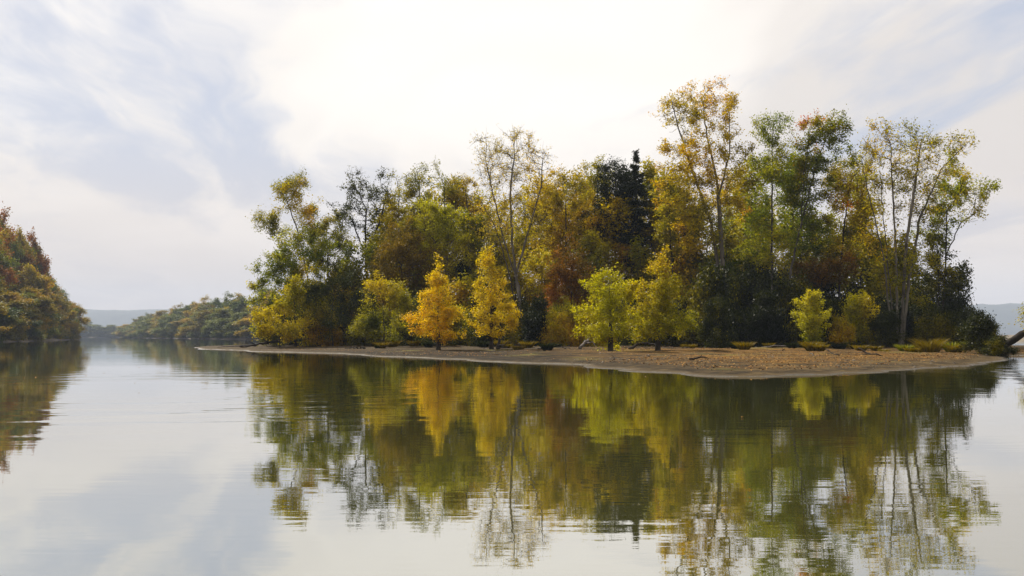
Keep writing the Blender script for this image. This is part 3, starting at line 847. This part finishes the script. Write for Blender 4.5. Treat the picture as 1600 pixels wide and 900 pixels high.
# ---- conifers: cypresses and cedars
def conifer(seed, base, h, w, profile, n_br=70, rise=0.35, clear=0.12, leaves=9000, leaf=(.10, .20), trunk_r=.13, tintc=.5, trend=.2, lean=0.0, droop=.15, layer=0, rough=.40):
    r = np.random.default_rng(seed)
    base = np.asarray(base, float)
    nz = 16
    zs = np.linspace(0, 1, nz)
    ax = np.stack([base[0] + lean * zs ** 1.5 + r.normal(size=nz) * .02 * zs, base[1] + r.normal(size=nz) * .03 * zs, base[2] + zs * h], 1)
    rr = trunk_r * (1 - zs) ** .8 + .012
    rr = rr * (1 + 1.1 * np.exp(-zs * h / .25))
    d = unit(np.gradient(ax, axis=0))
    v, q = frustums(ax[:-1], ax[1:], d[:-1], d[1:], rr[:-1], rr[1:], 9)
    V, Q, off = [v], [q], len(v)
    t = np.sort(r.uniform(clear, .985, n_br))
    if layer:
        t = clear + (np.floor((t - clear) / (1 - clear) * layer) + r.normal(size=n_br) * .13 + .5) / layer * (1 - clear)
        t = np.clip(t, clear, .985)
    az = np.arange(n_br) * 2.399 + r.normal(size=n_br) * .4
    fz = field(seed + 4, .8)
    L = np.array([np.interp(x, profile[0], profile[1]) for x in t]) * w
    L = L * r.uniform(1 - 2 * rough, 1.18, n_br) * (1 + rough * .6 * fz(np.stack([np.cos(az), np.sin(az), t * 9], 1)))
    L = np.maximum(L, .06 * w)
    p0 = np.stack([np.interp(t, zs, ax[:, i]) for i in range(3)], 1)
    el = rise * (1 - .2 * t) + r.normal(size=n_br) * .12
    el = np.where(t > .85, el + (t - .85) * 5, el)
    dr = np.stack([np.cos(az) * np.cos(el), np.sin(az) * np.cos(el), np.sin(el)], 1)
    nb = 5
    pts = [p0]
    for k in range(1, nb + 1):
        s = k / nb
        p = p0 + dr * (L * s)[:, None]
        p[:, 2] -= droop * L * s * s
        p += r.normal(size=p.shape) * .03 * L[:, None]
        pts.append(p)
    pts = np.array(pts)
    rb = np.minimum(.007 + .010 * L, .035)
    for k in range(nb):
        dd = unit(pts[k + 1] - pts[k])
        v, q = frustums(pts[k], pts[k + 1], dd, dd, rb * (1 - k / nb * .85), rb * (1 - (k + 1) / nb * .85), 3)
        V.append(v); Q.append(q + off); off += len(v)
    # sprays
    leaves = int(leaves * 1.3)
    prob = (L + .12) * r.lognormal(0, .6, n_br); prob /= prob.sum()
    bi = r.choice(n_br, leaves, p=prob)
    s = r.random(leaves) ** .75 * 1.04
    ki = np.clip((s * nb).astype(int), 0, nb - 1); fr = (s * nb - ki)[:, None]
    c = pts[ki, bi] * (1 - fr) + pts[ki + 1, bi] * fr
    bd = dr[bi]
    side = unit(np.cross(bd, np.array([0, 0, 1.0])))
    wid = (.10 + .30 * L[bi] * (1.05 - s)).clip(.06, .6)
    lat = r.normal(size=leaves) * wid
    c = c + side * lat[:, None] + bd * (np.abs(lat) * .5)[:, None]
    c[:, 2] += r.normal(size=leaves) * .09 * (1 + wid) - np.abs(lat) * .15
    axis = bd + side * np.sign(lat)[:, None] * .7
    lv, lq = leaf_quads(c, r.uniform(leaf[0], leaf[1], leaves), r, updown=.6, aspect=.38, axis=axis)
    f = field(seed + 8, 1.1); zn = (c[:, 2] - base[2]) / h - .5
    tint = np.clip(tintc + .26 * f(c) + r.normal(size=leaves) * .12 + trend * zn, 0, 1)
    V = np.concatenate(V)
    return (V, np.full(len(V), .1)), np.concatenate(Q), lv, lq, np.repeat(tint, 4)


CG = 'small autumn cypresses along the shore'
CK = dict(step=.26, leaf=(.09, .17), twig_len=.42, spread=.12, tip=.0065, up=.02, root_r=.13, group=CG, patch=1.6, clump=1.1, var=.5)
T('cypress_tree', 'orange gold cone shaped cypress, leftmost of the golden cypresses on the shore', 79, 685,
  [(684, 410, 7, 18, .6), (682, 438, 17, 18, .8), (695, 462, 22, 16, .8), (667, 468, 18, 15, .7), (658, 500, 26, 15, 1), (706, 496, 24, 17, 1), (682, 517, 34, 13, .9), (715, 520, 13, 10, .3), (644, 516, 14, 9, .4), (684, 480, 34, 46, 1.4)],
  [(684, 500), (685, 450), (684, 402)], 'gold', 'dark', n_att=380, leaves=6800, twigs=1300, tintc=.46, trend=-.3, **CK)
T('cypress_tree', 'tall narrow golden cypress, second from left on the shore', 81, 768,
  [(765, 394, 11, 16, .6), (758, 420, 24, 17, .9), (780, 434, 19, 16, .7), (766, 458, 20, 17, .7), (749, 470, 18, 13, .6), (772, 490, 32, 15, 1), (792, 505, 16, 11, .5), (744, 508, 17, 11, .5), (770, 516, 30, 11, .8), (768, 465, 28, 62, 1.4)],
  [(768, 500), (767, 450), (766, 390)], 'gold', 'dark', n_att=360, leaves=6200, twigs=1200, tintc=.34, trend=-.3, **CK)
T('cypress_tree', 'yellow green cypress with layered drooping boughs beside taller golden one', 67, 954,
  [(950, 431, 25, 10, .8), (924, 447, 22, 8, .7), (974, 450, 20, 12, .7), (945, 464, 36, 10, .9), (914, 489, 20, 8, .7), (952, 490, 40, 11, 1), (910, 518, 22, 7, .7), (950, 517, 44, 10, 1), (986, 505, 18, 13, .7), (930, 530, 24, 6, .5), (950, 488, 42, 46, 1.)],
  [(954, 510), (953, 460), (951, 428)], 'lemon', 'dark', n_att=420, leaves=6800, twigs=1400, tintc=.55, **CK)
T('cypress_tree', 'large golden green cypress with orange tip, rightmost on the shore', 71, 1028,
  [(1036, 392, 12, 14, .6), (1022, 418, 20, 16, .8), (1044, 426, 15, 14, .6), (1008, 450, 20, 15, .8), (1042, 458, 26, 17, .9), (1018, 485, 36, 15, 1.), (1060, 489, 22, 11, .8), (1074, 506, 18, 8, .6), (998, 506, 28, 13, .8), (1042, 515, 44, 10, 1), (1010, 526, 30, 8, .7), (1030, 468, 38, 62, 1.2)],
  [(1029, 500), (1030, 440), (1034, 392)], 'goldgreen', 'dark', n_att=460, leaves=8000, twigs=1500, tintc=.42, trend=.45, **CK)
b = base_at(1268, 80)
put_tree('lime_shrub', 'small bright lime yellow shrub at edge of the sunny beach', 'shrub', b,
         conifer(31, b, CAMH + (HOR - 464) / F * 80 - b[2], 30 / F * 80, ([0, .2, .5, .8, 1], [.5, .9, 1., .8, .35]), n_br=110, leaves=7500, clear=.08, rise=.8, trunk_r=.05, tintc=.5, droop=.1), 'lemon', 'dark')

CED = ([0, .1, .3, .6, .85, 1], [.8, 1., .95, .62, .28, .05])


def cedar(label, px, d, ytop, half, seed, **kw):
    b = base_at(px, d)
    h = CAMH + (HOR - ytop) / F * d - b[2]
    put_tree('cedar_tree', label, 'tree', b, conifer(seed, b, h, half / F * d, CED, **kw), 'cedar', 'dark', 'dark cedars in the wood')


cedar('tall black green pointed cedar in the middle of the wood', 994, 109, 234, 50, 41, n_br=110, leaves=19000, leaf=(.16, .30), clear=.25, trunk_r=.22, rise=.55, droop=.35, rough=.6)
cedar('low dark cedar under the tallest tree', 1078, 110, 330, 46, 43, n_br=120, leaves=12000, leaf=(.16, .30), clear=.3, trunk_r=.2, rise=.5, droop=.3, rough=.45)
T('dark_pine', 'dark ragged evergreen with open top left of the pointed cedar', 111, 962,
  [(960, 262, 22, 20, .8), (948, 295, 26, 26, .9), (972, 300, 24, 30, .9), (958, 345, 34, 36, 1)], [(962, 460), (962, 350), (961, 265)], 'cedar', 'dark', n_att=260, leaves=5200, twigs=900, spread=.2)

# ---- understory shrubs: a few grown shapes, copied with their own place, turn and size
def shrub_mesh(seed, leafm, n=5200, leaf=(.12, .22)):
    r = np.random.default_rng(seed)
    lobes = [(r.normal() * .7, r.normal() * .7, r.uniform(1.0, 2.3), r.uniform(.8, 1.2), r.uniform(.8, 1.2), r.uniform(.7, 1.0), 1) for _ in range(5)]
    lobes.append((0, 0, .6, 1.7, 1.7, .6, 1))
    trunks = [[(r.normal() * .1, r.normal() * .1, 0), (r.normal() * .5, r.normal() * .5, 1.2)] for _ in range(3)]
    (V, wr), Q, lv, lq, tint = grow(seed, lobes, trunks, n_att=170, step=.3, tip=.008, leaves=n, leaf=leaf, twigs=700, twig_len=.6, spread=.2, tintc=.45)
    return (np_mesh('trunk', V, Q, mat=BARK['dark'], attr=wr, smooth=True), np_mesh('crown', lv, lq, mat=LEAF[leafm], attr=tint))


SHR = [shrub_mesh(71 + i, 'shade') for i in range(5)]


def shrub(x, d, h_px, w_px, label, pal='shade', group=None, k=None, name='understory_shrub', cat='shrub'):
    k = int(rng.integers(len(SHR))) if k is None else k
    e = empty(name, tuple(base_at(x, d)), label, cat, group)
    e.rotation_euler = (0, 0, float(rng.uniform(0, 6.28)))
    s = w_px / F * d / 1.9
    e.scale = (s, s, h_px / F * d / 3.0)
    t = mesh_obj('trunk', SHR[k][0], e)
    c = mesh_obj('crown', SHR[k][1], e)
    c.material_slots[0].link = 'OBJECT'
    c.material_slots[0].material = LEAF[pal]
    return e


G = 'shrubs under the island trees'
SHADE = dict(shade='dark shaded', olive='olive', yellowgreen='yellow green', greygreen='grey green', brown='brown')
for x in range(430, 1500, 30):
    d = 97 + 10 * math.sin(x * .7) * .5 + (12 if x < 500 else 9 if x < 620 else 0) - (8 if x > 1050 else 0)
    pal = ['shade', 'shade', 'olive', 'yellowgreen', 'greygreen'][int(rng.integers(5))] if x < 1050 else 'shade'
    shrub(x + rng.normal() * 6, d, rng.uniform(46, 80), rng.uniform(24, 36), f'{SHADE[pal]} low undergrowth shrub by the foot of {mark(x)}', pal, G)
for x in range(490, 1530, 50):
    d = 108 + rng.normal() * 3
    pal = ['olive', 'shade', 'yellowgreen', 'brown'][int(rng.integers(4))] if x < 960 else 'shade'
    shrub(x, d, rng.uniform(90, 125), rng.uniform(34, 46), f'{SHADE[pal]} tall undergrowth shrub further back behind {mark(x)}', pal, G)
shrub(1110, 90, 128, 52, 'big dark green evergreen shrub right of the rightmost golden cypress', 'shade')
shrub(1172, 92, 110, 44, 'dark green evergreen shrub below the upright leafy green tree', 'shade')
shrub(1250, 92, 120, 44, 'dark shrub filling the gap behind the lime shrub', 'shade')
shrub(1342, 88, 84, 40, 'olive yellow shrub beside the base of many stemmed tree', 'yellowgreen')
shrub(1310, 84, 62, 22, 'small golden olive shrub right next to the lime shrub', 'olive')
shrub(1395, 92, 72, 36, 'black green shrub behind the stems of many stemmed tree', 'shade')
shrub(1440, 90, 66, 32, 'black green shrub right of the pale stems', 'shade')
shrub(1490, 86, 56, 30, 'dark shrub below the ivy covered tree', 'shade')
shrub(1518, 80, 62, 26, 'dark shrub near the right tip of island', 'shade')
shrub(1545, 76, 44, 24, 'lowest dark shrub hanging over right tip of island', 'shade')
def weed_tuft(px, d, h, w, label, pal, seed, group=None):
    """A tussock of arching blades."""
    r = np.random.default_rng(seed)
    n = 520
    b = base_at(px, d)
    az = r.uniform(0, 6.28, n); rad_ = w * .35 * np.sqrt(r.random(n))
    p = np.stack([np.cos(az) * rad_, np.sin(az) * rad_, 0 * az], 1)
    dr = np.stack([np.cos(az) * r.uniform(.1, .8, n), np.sin(az) * r.uniform(.1, .8, n), 1 + 0 * az], 1)
    L = h * r.uniform(.4, 1.05, n)[:, None]
    side = unit(np.cross(dr, r.normal(size=(n, 3)))) * .018
    m1 = p + dr * L * .55; t1 = p + dr * L * .9 + np.stack([np.cos(az), np.sin(az), -.4 + 0 * az], 1) * L * .25
    v = np.stack([p - side, p + side, m1 + side * .8, t1, m1 - side * .8], 1).reshape(-1, 3)
    k = np.arange(n)[:, None] * 5
    q = k + np.array([[0, 1, 2, 4]]); t3 = k + np.array([[4, 2, 3]])
    o = mesh_obj('weed_tuft', np_mesh('weed_tuft', v, q, t3, mat=LEAF[pal], attr=np.repeat(np.clip(r.normal(.28, .2, n), 0, 1), 5)))
    o.location = b
    tag(o, label, 'weeds', group)


weed_tuft(1452, 72, 1.35, 1.6, 'tan tuft of tall weeds on the beach near right end', 'brown', 1)
weed_tuft(1490, 72, 1.0, 1.3, 'green tuft of weeds right beside the tan tuft', 'olive', 2)
for k in range(34):
    x = float(rng.uniform(560, 1500)); d = float(rng.uniform(66, 86) if x > 800 else rng.uniform(84, 92))
    weed_tuft(x, d, float(rng.uniform(.4, .9)), float(rng.uniform(.4, .9)), f'low dry tuft of weeds on the ground near {mark(x)}', ['brown', 'shade', 'brown'][k % 3], 100 + k, 'weed tufts along the wood edge')
weed_tuft(1415, 74, .8, .8, 'small olive tuft of weeds by the pale stems', 'olive', 3)
shrub(1532, 68, 62, 34, 'dense dark shrub at the root of the leaning trunk', 'shade')
shrub(1558, 64, 34, 22, 'small dark shrub touching the water under the leaning trunk', 'shade')
shrub(905, 92, 72, 26, 'low tan green shrub behind layered yellow green cypress', 'olive')
shrub(860, 92, 64, 26, 'low tan green shrub right of the pale bare trunk', 'olive')
shrub(648, 96, 50, 26, 'low dark green shrub left of the leftmost gold cypress trunk', 'shade')

# ------------------------------------------------------------------ far tree lines (shared shapes, own objects)
def far_tree_mesh(seed, tall=1.0, n=6500, low=.15, leaf=(.32, .62)):
    """A 20 m tree with foliage almost to the ground."""
    r = np.random.default_rng(seed)
    lobes = []
    for k in range(9):
        t = low + (1 - low) * (k + .5) / 9
        w = 4.3 * math.sin(math.pi * min(1, .18 + .80 * t)) ** .7
        lobes.append((r.normal() * w * .38, r.normal() * w * .38, 20 * t * .94, w * r.uniform(.55, .8), w * r.uniform(.55, .8), 2.3, 1))
    (V, wr), Q, lv, lq, tint = grow(seed, lobes, [[(0, 0, 0), (r.normal() * .4, r.normal() * .4, 8), (r.normal() * .6, 0, 15)]],
                              n_att=200, step=.9, tip=.035, leaves=n, leaf=leaf, twigs=500, twig_len=1.5, spread=.45, patch=3.0, clump=.7)
    return (np_mesh('trunk', V, Q, mat=BARK['grey'], attr=wr, smooth=True), np_mesh('crown', lv, lq, mat=LEAF['far_green'], attr=tint))


FARM = [far_tree_mesh(300 + i) for i in range(6)]
FARL = [far_tree_mesh(330 + i, low=.04, n=7000) for i in range(3)]


def far_tree(x, y, z, h, w, pal, label, group, meshes, name='bank_tree'):
    k = int(rng.integers(len(meshes)))
    e = empty(name, (x, y, z - .2), label, 'tree', group)
    e.rotation_euler = (0, 0, float(rng.uniform(0, 6.28)))
    e.scale = (w / 8.6, w / 8.6, h / 20.0)
    mesh_obj('trunk', meshes[k][0], e)
    c = mesh_obj('crown', meshes[k][1], e)
    c.material_slots[0].link = 'OBJECT'
    c.material_slots[0].material = LEAF[pal]
    return e


# left bank: front row at the water, taller rows up the slope
HUE = ['olive', 'golden', 'green', 'olive']


def taper(y):
    return float(np.interp(y, [215, 250, 280, 325, 350, 375, 400], [.85, .85, 1.0, 1.32, 1.36, 1.12, .72]))


for i in range(22):
    y = 205 + 183 * (i / 21) ** .9
    x = float(np.interp(y, LY, LX)) - 2
    far_tree(x + rng.normal(), y, left_z(x, y), rng.uniform(11, 15) * taper(y), rng.uniform(8, 10), ['far_olive', 'far_gold', 'far_green', 'far_olive'][i % 4],
             f'low {HUE[i % 4]} tree overhanging the water along the left bank', 'waterside trees of the left bank', FARL)
for i in range(26):
    y = 205 + 176 * (i / 25) ** .9
    x = float(np.interp(y, LY, LX)) - 9 - rng.uniform(0, 3)
    far_tree(x, y, left_z(x, y), rng.uniform(19, 24) * taper(y), rng.uniform(8, 11), ['far_rust', 'far_olive', 'far_gold', 'far_rust', 'far_green'][i % 5],
             f"{['rust red', 'olive', 'golden', 'rust red', 'green'][i % 5]} autumn tree in the middle of the left bank", 'middle trees of the left bank', FARM)
for i in range(24):
    y = 210 + 168 * i / 23
    x = float(np.interp(y, LY, LX)) - 14 - rng.uniform(0, 7)
    far_tree(x, y, left_z(x, y), rng.uniform(22, 28) * taper(y), rng.uniform(8, 11), ['far_rust', 'far_rust', 'far_rust', 'far_green'][i % 4],
             f"tall {['rust red', 'rust red', 'rust red', 'green'][i % 4]} tree on the crest of the left bank", 'crest trees of the left bank', FARM)
# far bank
fx = [360, 340, 372, 408, 448, 540, 700, 860, 1010]
for row, (n, off, h0, h1) in enumerate(((64, 4, 10, 14), (60, 14, 16, 21))):
    for i in range(n):
        t = (i + rng.uniform(0, .6)) / n
        P = np.array([(40, 360), (-40, 372), (-92, 408), (-118, 448), (-160, 540), (-232, 700), (-300, 860), (-358, 1000)], float)
        s = np.r_[0, np.cumsum(np.linalg.norm(np.diff(P, axis=0), axis=1))]
        x = np.interp(t * s[-1], s, P[:, 0]); y = np.interp(t * s[-1], s, P[:, 1])
        x += off * .85 + (0 if row == 0 else rng.uniform(0, 8)); y += off * .4
        k = 1 - .35 * max(0, t - .55)
        pal = ['green', 'green', 'gold', 'green', 'olive'][int(rng.integers(5))]
        far_tree(x, y, far_z(x, y), rng.uniform(h0, h1) * k, rng.uniform(12, 16), 'far_' + pal,
                 [f'low hazy {pal} tree along the waterline of the far bank', f'taller hazy {pal} tree on top of the far bank'][row],
                 ['waterline trees of the far bank', 'upper trees of the far bank'][row], FARL if row == 0 else FARM)
# right bank
for i in range(14):
    x = 168 + i * 6.5 + rng.normal(); y = 306 - 14 * min(1, i / 5) + rng.normal() * 3
    far_tree(x, y, right_z(x, y), rng.uniform(5.5, 8), rng.uniform(6, 8), ['far_green', 'far_gold', 'far_olive'][i % 3],
             f"low hazy {['green', 'gold', 'olive'][i % 3]} tree on the distant bank beyond right end of island", 'hazy trees of the right bank', FARL)
# hazy tree line at the end of the channel
for i in range(72):
    x = -640 + i * 4.2 + rng.normal() * 2; y = 1326 + (i % 3) * 14 + rng.normal() * 4
    far_tree(x, y, 0.3, rng.uniform(12, 20), rng.uniform(15, 20), 'far_green', 'pale blue hazy tree at the far end of the channel', 'hazy trees at the end of the channel', FARL)
xs = np.linspace(-680, -320, 30); ys = np.linspace(1310, 1400, 10)
tag(mesh_obj('channel_end_ground', grid_mesh('channel_end_ground', xs, ys, lambda X, Y: 0.5 - 1.5 * ((Y < 1318) | (X > -335)), BANK_MAT)), kind='structure')


# ------------------------------------------------------------------ driftwood, stumps, litter
def branchy(name, label, cat, pts, r0, r1, bark='drift', subs=(), group=None, wob=.04, seed=1, part='branch'):
    """A limb along metric points, with side branches as parts."""
    r = np.random.default_rng(seed)

    def tube(pts, ra, rb, sides=8):
        pts = np.asarray(pts, float)
        P = [pts[0]]
        for a, b in zip(pts[:-1], pts[1:]):
            L = np.linalg.norm(b - a); k = max(2, int(L / .35))
            for i in range(1, k + 1):
                P.append(a + (b - a) * i / k + r.normal(size=3) * wob * min(1, L))
        P = np.array(P)
        rr = np.linspace(ra, rb, len(P)) * (1 + r.normal(size=len(P)) * .08)
        d = unit(np.gradient(P, axis=0))
        v, q = frustums(P[:-1], P[1:], d[:-1], d[1:], rr[:-1], rr[1:], sides)
        # end caps
        n = len(v)
        s0 = list(range(sides))[::-1]; e0 = n - sides
        c0 = len(v); v = np.concatenate([v, [P[0], P[-1] + d[-1] * rb * .5]])
        tris = [(c0, s0[i], s0[(i + 1) % sides]) for i in range(sides)] + [(c0 + 1, e0 + i, e0 + (i + 1) % sides) for i in range(sides)]
        return v, q, tris
    base = np.asarray(pts[0], float)
    e = empty(name, tuple(base), label, cat, group)
    v, q, t = tube(pts, r0, r1)
    mesh_obj('log', np_mesh('log', v - base, q, t, mat=BARK[bark], smooth=True), e)
    for sp in subs:
        v, q, t = tube(sp, r0 * .38, r0 * .1, 6)
        mesh_obj(part, np_mesh(part, v - base, q, t, mat=BARK[bark], smooth=True), e)
    return e


def gp(px, d, up=0.0):
    b = base_at(px, d)
    return np.array([b[0], b[1], max(b[2] + .05, 0.0) + up])


branchy('fallen_log', 'long dark fallen log sliding into the water at left island tip', 'log',
        [gp(455, 104, .75), gp(430, 103, .5), gp(400, 101, .2), gp(375, 100, .04)], .16, .06, 'dark',
        [[gp(420, 102, .4), gp(408, 102, .9), gp(396, 101, 1.3)], [gp(400, 101, .2), gp(388, 101, .6)], [gp(436, 103, .5), gp(446, 102, 1.4)]], seed=2)
branchy('fallen_branch', 'thin bleached branch lying low at the far left tip', 'branch',
        [gp(392, 106, .1), gp(360, 106, .08), gp(338, 106, .03)], .07, .03, 'drift', [], seed=3)
branchy('fallen_branch', 'dark branch lying on the narrow left beach', 'branch',
        [gp(570, 88, .05), gp(550, 86, .12), gp(532, 84, .05)], .08, .03, 'dark', [[gp(552, 86, .1), gp(545, 86, .4)]], seed=4)
branchy('driftwood_branch', 'forked grey driftwood propped up left of layered cypress', 'driftwood',
        [gp(906, 74, .03), gp(915, 75, .5), gp(922, 76, .85)], .13, .05, 'drift', [[gp(915, 75, .4), gp(926, 74, .45), gp(938, 73, .05)]], seed=5)
branchy('driftwood_branch', 'crooked dark driftwood arching between the two right cypresses', 'driftwood',
        [gp(982, 74, .02), gp(996, 74, .3), gp(1012, 74, .45), gp(1026, 73, .2)], .09, .05, 'dark', [[gp(996, 74, .3), gp(990, 73, .75)], [gp(1012, 74, .4), gp(1018, 73, .8)]], seed=6)
branchy('driftwood_branch', 'small forked driftwood on the sunny orange beach', 'driftwood',
        [gp(1362, 62, .02), gp(1352, 61, .12), gp(1340, 60, .35)], .07, .03, 'drift', [[gp(1350, 61, .12), gp(1336, 61, .1)]], seed=7)
branchy('driftwood_branch', 'dark stick lying near water on the muddy flat', 'driftwood',
        [gp(1078, 46, .03), gp(1092, 46.5, .12), gp(1104, 47, .08)], .05, .02, 'dark', [[gp(1092, 46.5, .1), gp(1097, 46, .28)]], seed=8)
branchy('driftwood_branch', 'long grey pole lying in front of the dark shrubs', 'driftwood',
        [gp(1180, 80, .1), gp(1210, 79, .14), gp(1236, 78, .08)], .06, .03, 'drift', [], seed=9)
branchy('tree_stump', 'short dark broken stump right of second golden cypress trunk', 'stump',
        [gp(778, 78, -.05), gp(779, 78, .35), gp(781, 78, .75)], .16, .10, 'dark', [[gp(779, 78, .25), gp(788, 77, .5), gp(796, 77, .7)]], seed=10)
for k in range(22):
    x = float(rng.uniform(640, 1480)); d = float(rng.uniform(46, 82) if x > 900 else rng.uniform(72, 86))
    a = float(rng.uniform(0, 3.14)); ln = float(rng.uniform(.5, 1.6))
    p0 = gp(x, d, .03); p1 = p0 + np.array([math.cos(a) * ln, math.sin(a) * ln, rng.uniform(0, .15)]); p2 = p0 + (p1 - p0) * .5 + np.array([0, 0, .04])
    sub = [[p2, p2 + np.array([math.cos(a + .8) * .4, math.sin(a + .8) * .4, .15])]] if k % 2 else []
    branchy('driftwood_stick', f"short {['grey', 'dark'][k % 2]} stick lying on the beach in front of {mark(x)}", 'stick', [p0, p2, p1], .035, .015, ['drift', 'dark'][k % 2], sub, 'sticks on the beach', seed=200 + k)
# leaning trunk reaching out of the right side of the frame
b = base_at(1545, 66)
tk = [W(1556, 548, 66), W(1576, 536, 65), W(1598, 522, 64), W(1640, 500, 63), W(1690, 480, 62)]
geo = grow(901, px_lobes([(1598, 492, 12, 12, .4), (1660, 470, 40, 26, 1), (1720, 460, 40, 30, 1)], 63, 5), [[b] + tk], n_att=120, step=.35,
           leaves=1800, twigs=300, tip=.012, root_r=.20, leaf=(.10, .18), tintc=.55)
put_tree('leaning_trunk_tree', 'dark thick trunk leaning out over the water at right edge', 'tree', b, geo, 'yellowgreen', 'dark')

# fallen leaves and small stones strewn over the beach
r = np.random.default_rng(55)
n = 26000
X = r.uniform(-45, 52, n * 3); Y = r.uniform(34, 98, n * 3)
zz = island_z(X, Y)
f = field(88, 3.0)(np.stack([X, Y, 0 * X], 1))
keep = np.nonzero((zz > .11) & (f + r.normal(size=len(X)) * .6 - .9 * (X < 6) > -.1))[0][:n]
c = np.stack([X[keep], Y[keep], zz[keep] + .015], 1)
lv, lq = leaf_quads(c, r.uniform(.05, .11, len(c)), r, updown=1.6, aspect=.65)
m, t = new_mat('leaf_litter')
m_litter = m
a = t.n('ShaderNodeAttribute', attribute_name='tint')
cc = t.ramp(a.outputs['Fac'], [(0, (.06, .025, .01)), (.4, (.22, .10, .025)), (.75, (.38, .19, .04)), (1, (.30, .20, .07))])
p = t.n('ShaderNodeBsdfPrincipled', {'Base Color': cc, 'Roughness': .9, 'Specular IOR Level': 0.1})
t.n('ShaderNodeOutputMaterial', {'Surface': p.outputs[0]})
o = mesh_obj('fallen_leaves', np_mesh('fallen_leaves', lv, lq, mat=m, attr=np.repeat(r.random(len(c)), 4)))
tag(o, 'orange and brown fallen leaves strewn over the muddy beach', 'leaves', kind='stuff')

n = 5000
X = r.uniform(-45, 52, n * 4); Y = r.uniform(33, 90, n * 4)
zz = island_z(X, Y)
keep = np.nonzero((zz > .0) & (zz < .3) & (field(89, 2.5)(np.stack([X, Y, 0 * X], 1)) > .1))[0][:n]
c = np.stack([X[keep], Y[keep], zz[keep]], 1)
s = (r.uniform(.02, .06, len(c)) * (1 + (r.random(len(c)) > .97)))[:, None, None]
oct_ = np.array([(1, 0, 0), (0, 1, 0), (-1, 0, 0), (0, -1, 0), (0, 0, .6), (0, 0, -.6)], float)
vv = (c[:, None, :] + s * oct_[None] * r.uniform(.6, 1.3, (len(c), 6, 1))).reshape(-1, 3)
ft = np.array([(0, 1, 4), (1, 2, 4), (2, 3, 4), (3, 0, 4), (1, 0, 5), (2, 1, 5), (3, 2, 5), (0, 3, 5)])
tri = (np.arange(len(c))[:, None, None] * 6 + ft[None]).reshape(-1, 3)
o = mesh_obj('pebbles', np_mesh('pebbles', vv, None, tri, mat=earth_material('pebble_stone', (.04, .03, .02), (.20, .16, .11), 3.0)))
tag(o, 'grey brown clods and pebbles along the muddy shoreline', 'pebbles', kind='stuff')

n = 110
X = r.uniform(-30, 30, n); Y = r.uniform(12, 72, n)
ok = island_z(X, Y) < -.06
c = np.stack([X[ok], Y[ok], np.full(ok.sum(), .012)], 1)
lv, lq = leaf_quads(c, r.uniform(.03, .08, len(c)), r, updown=6.0, aspect=.65)
o = mesh_obj('floating_leaves', np_mesh('floating_leaves', lv, lq, mat=m_litter, attr=np.repeat(r.random(len(c)), 4)))
tag(o, 'scattered dry leaves floating on the calm water', 'leaves', kind='stuff')

# ------------------------------------------------------------------ haze
hx0, hx1, hy0, hy1, hz0, hz1 = -3500.0, 4500.0, -60.0, 6000.0, -8.0, 250.0
V = [(x, y, z) for z in (hz0, hz1) for y in (hy0, hy1) for x in (hx0, hx1)]
Qd = [(0, 2, 3, 1), (4, 5, 7, 6), (0, 1, 5, 4), (2, 6, 7, 3), (0, 4, 6, 2), (1, 3, 7, 5)]
m, t = new_mat('haze_air')
pv = t.n('ShaderNodeVolumePrincipled', {'Color': (0.62, 0.72, 0.90, 1), 'Density': 0.00017, 'Anisotropy': 0.0})
t.n('ShaderNodeOutputMaterial', {'Volume': pv.outputs[0]})
tag(mesh_obj('haze', np_mesh('haze', V, Qd, mat=m)), kind='stuff')
tot = sum(len(o.data.polygons) for o in scene.objects if o.type == 'MESH')
um = {o.data.name: len(o.data.polygons) for o in scene.objects if o.type == 'MESH'}
print('objects', len(scene.objects), 'faces', tot, 'unique faces', sum(um.values()))
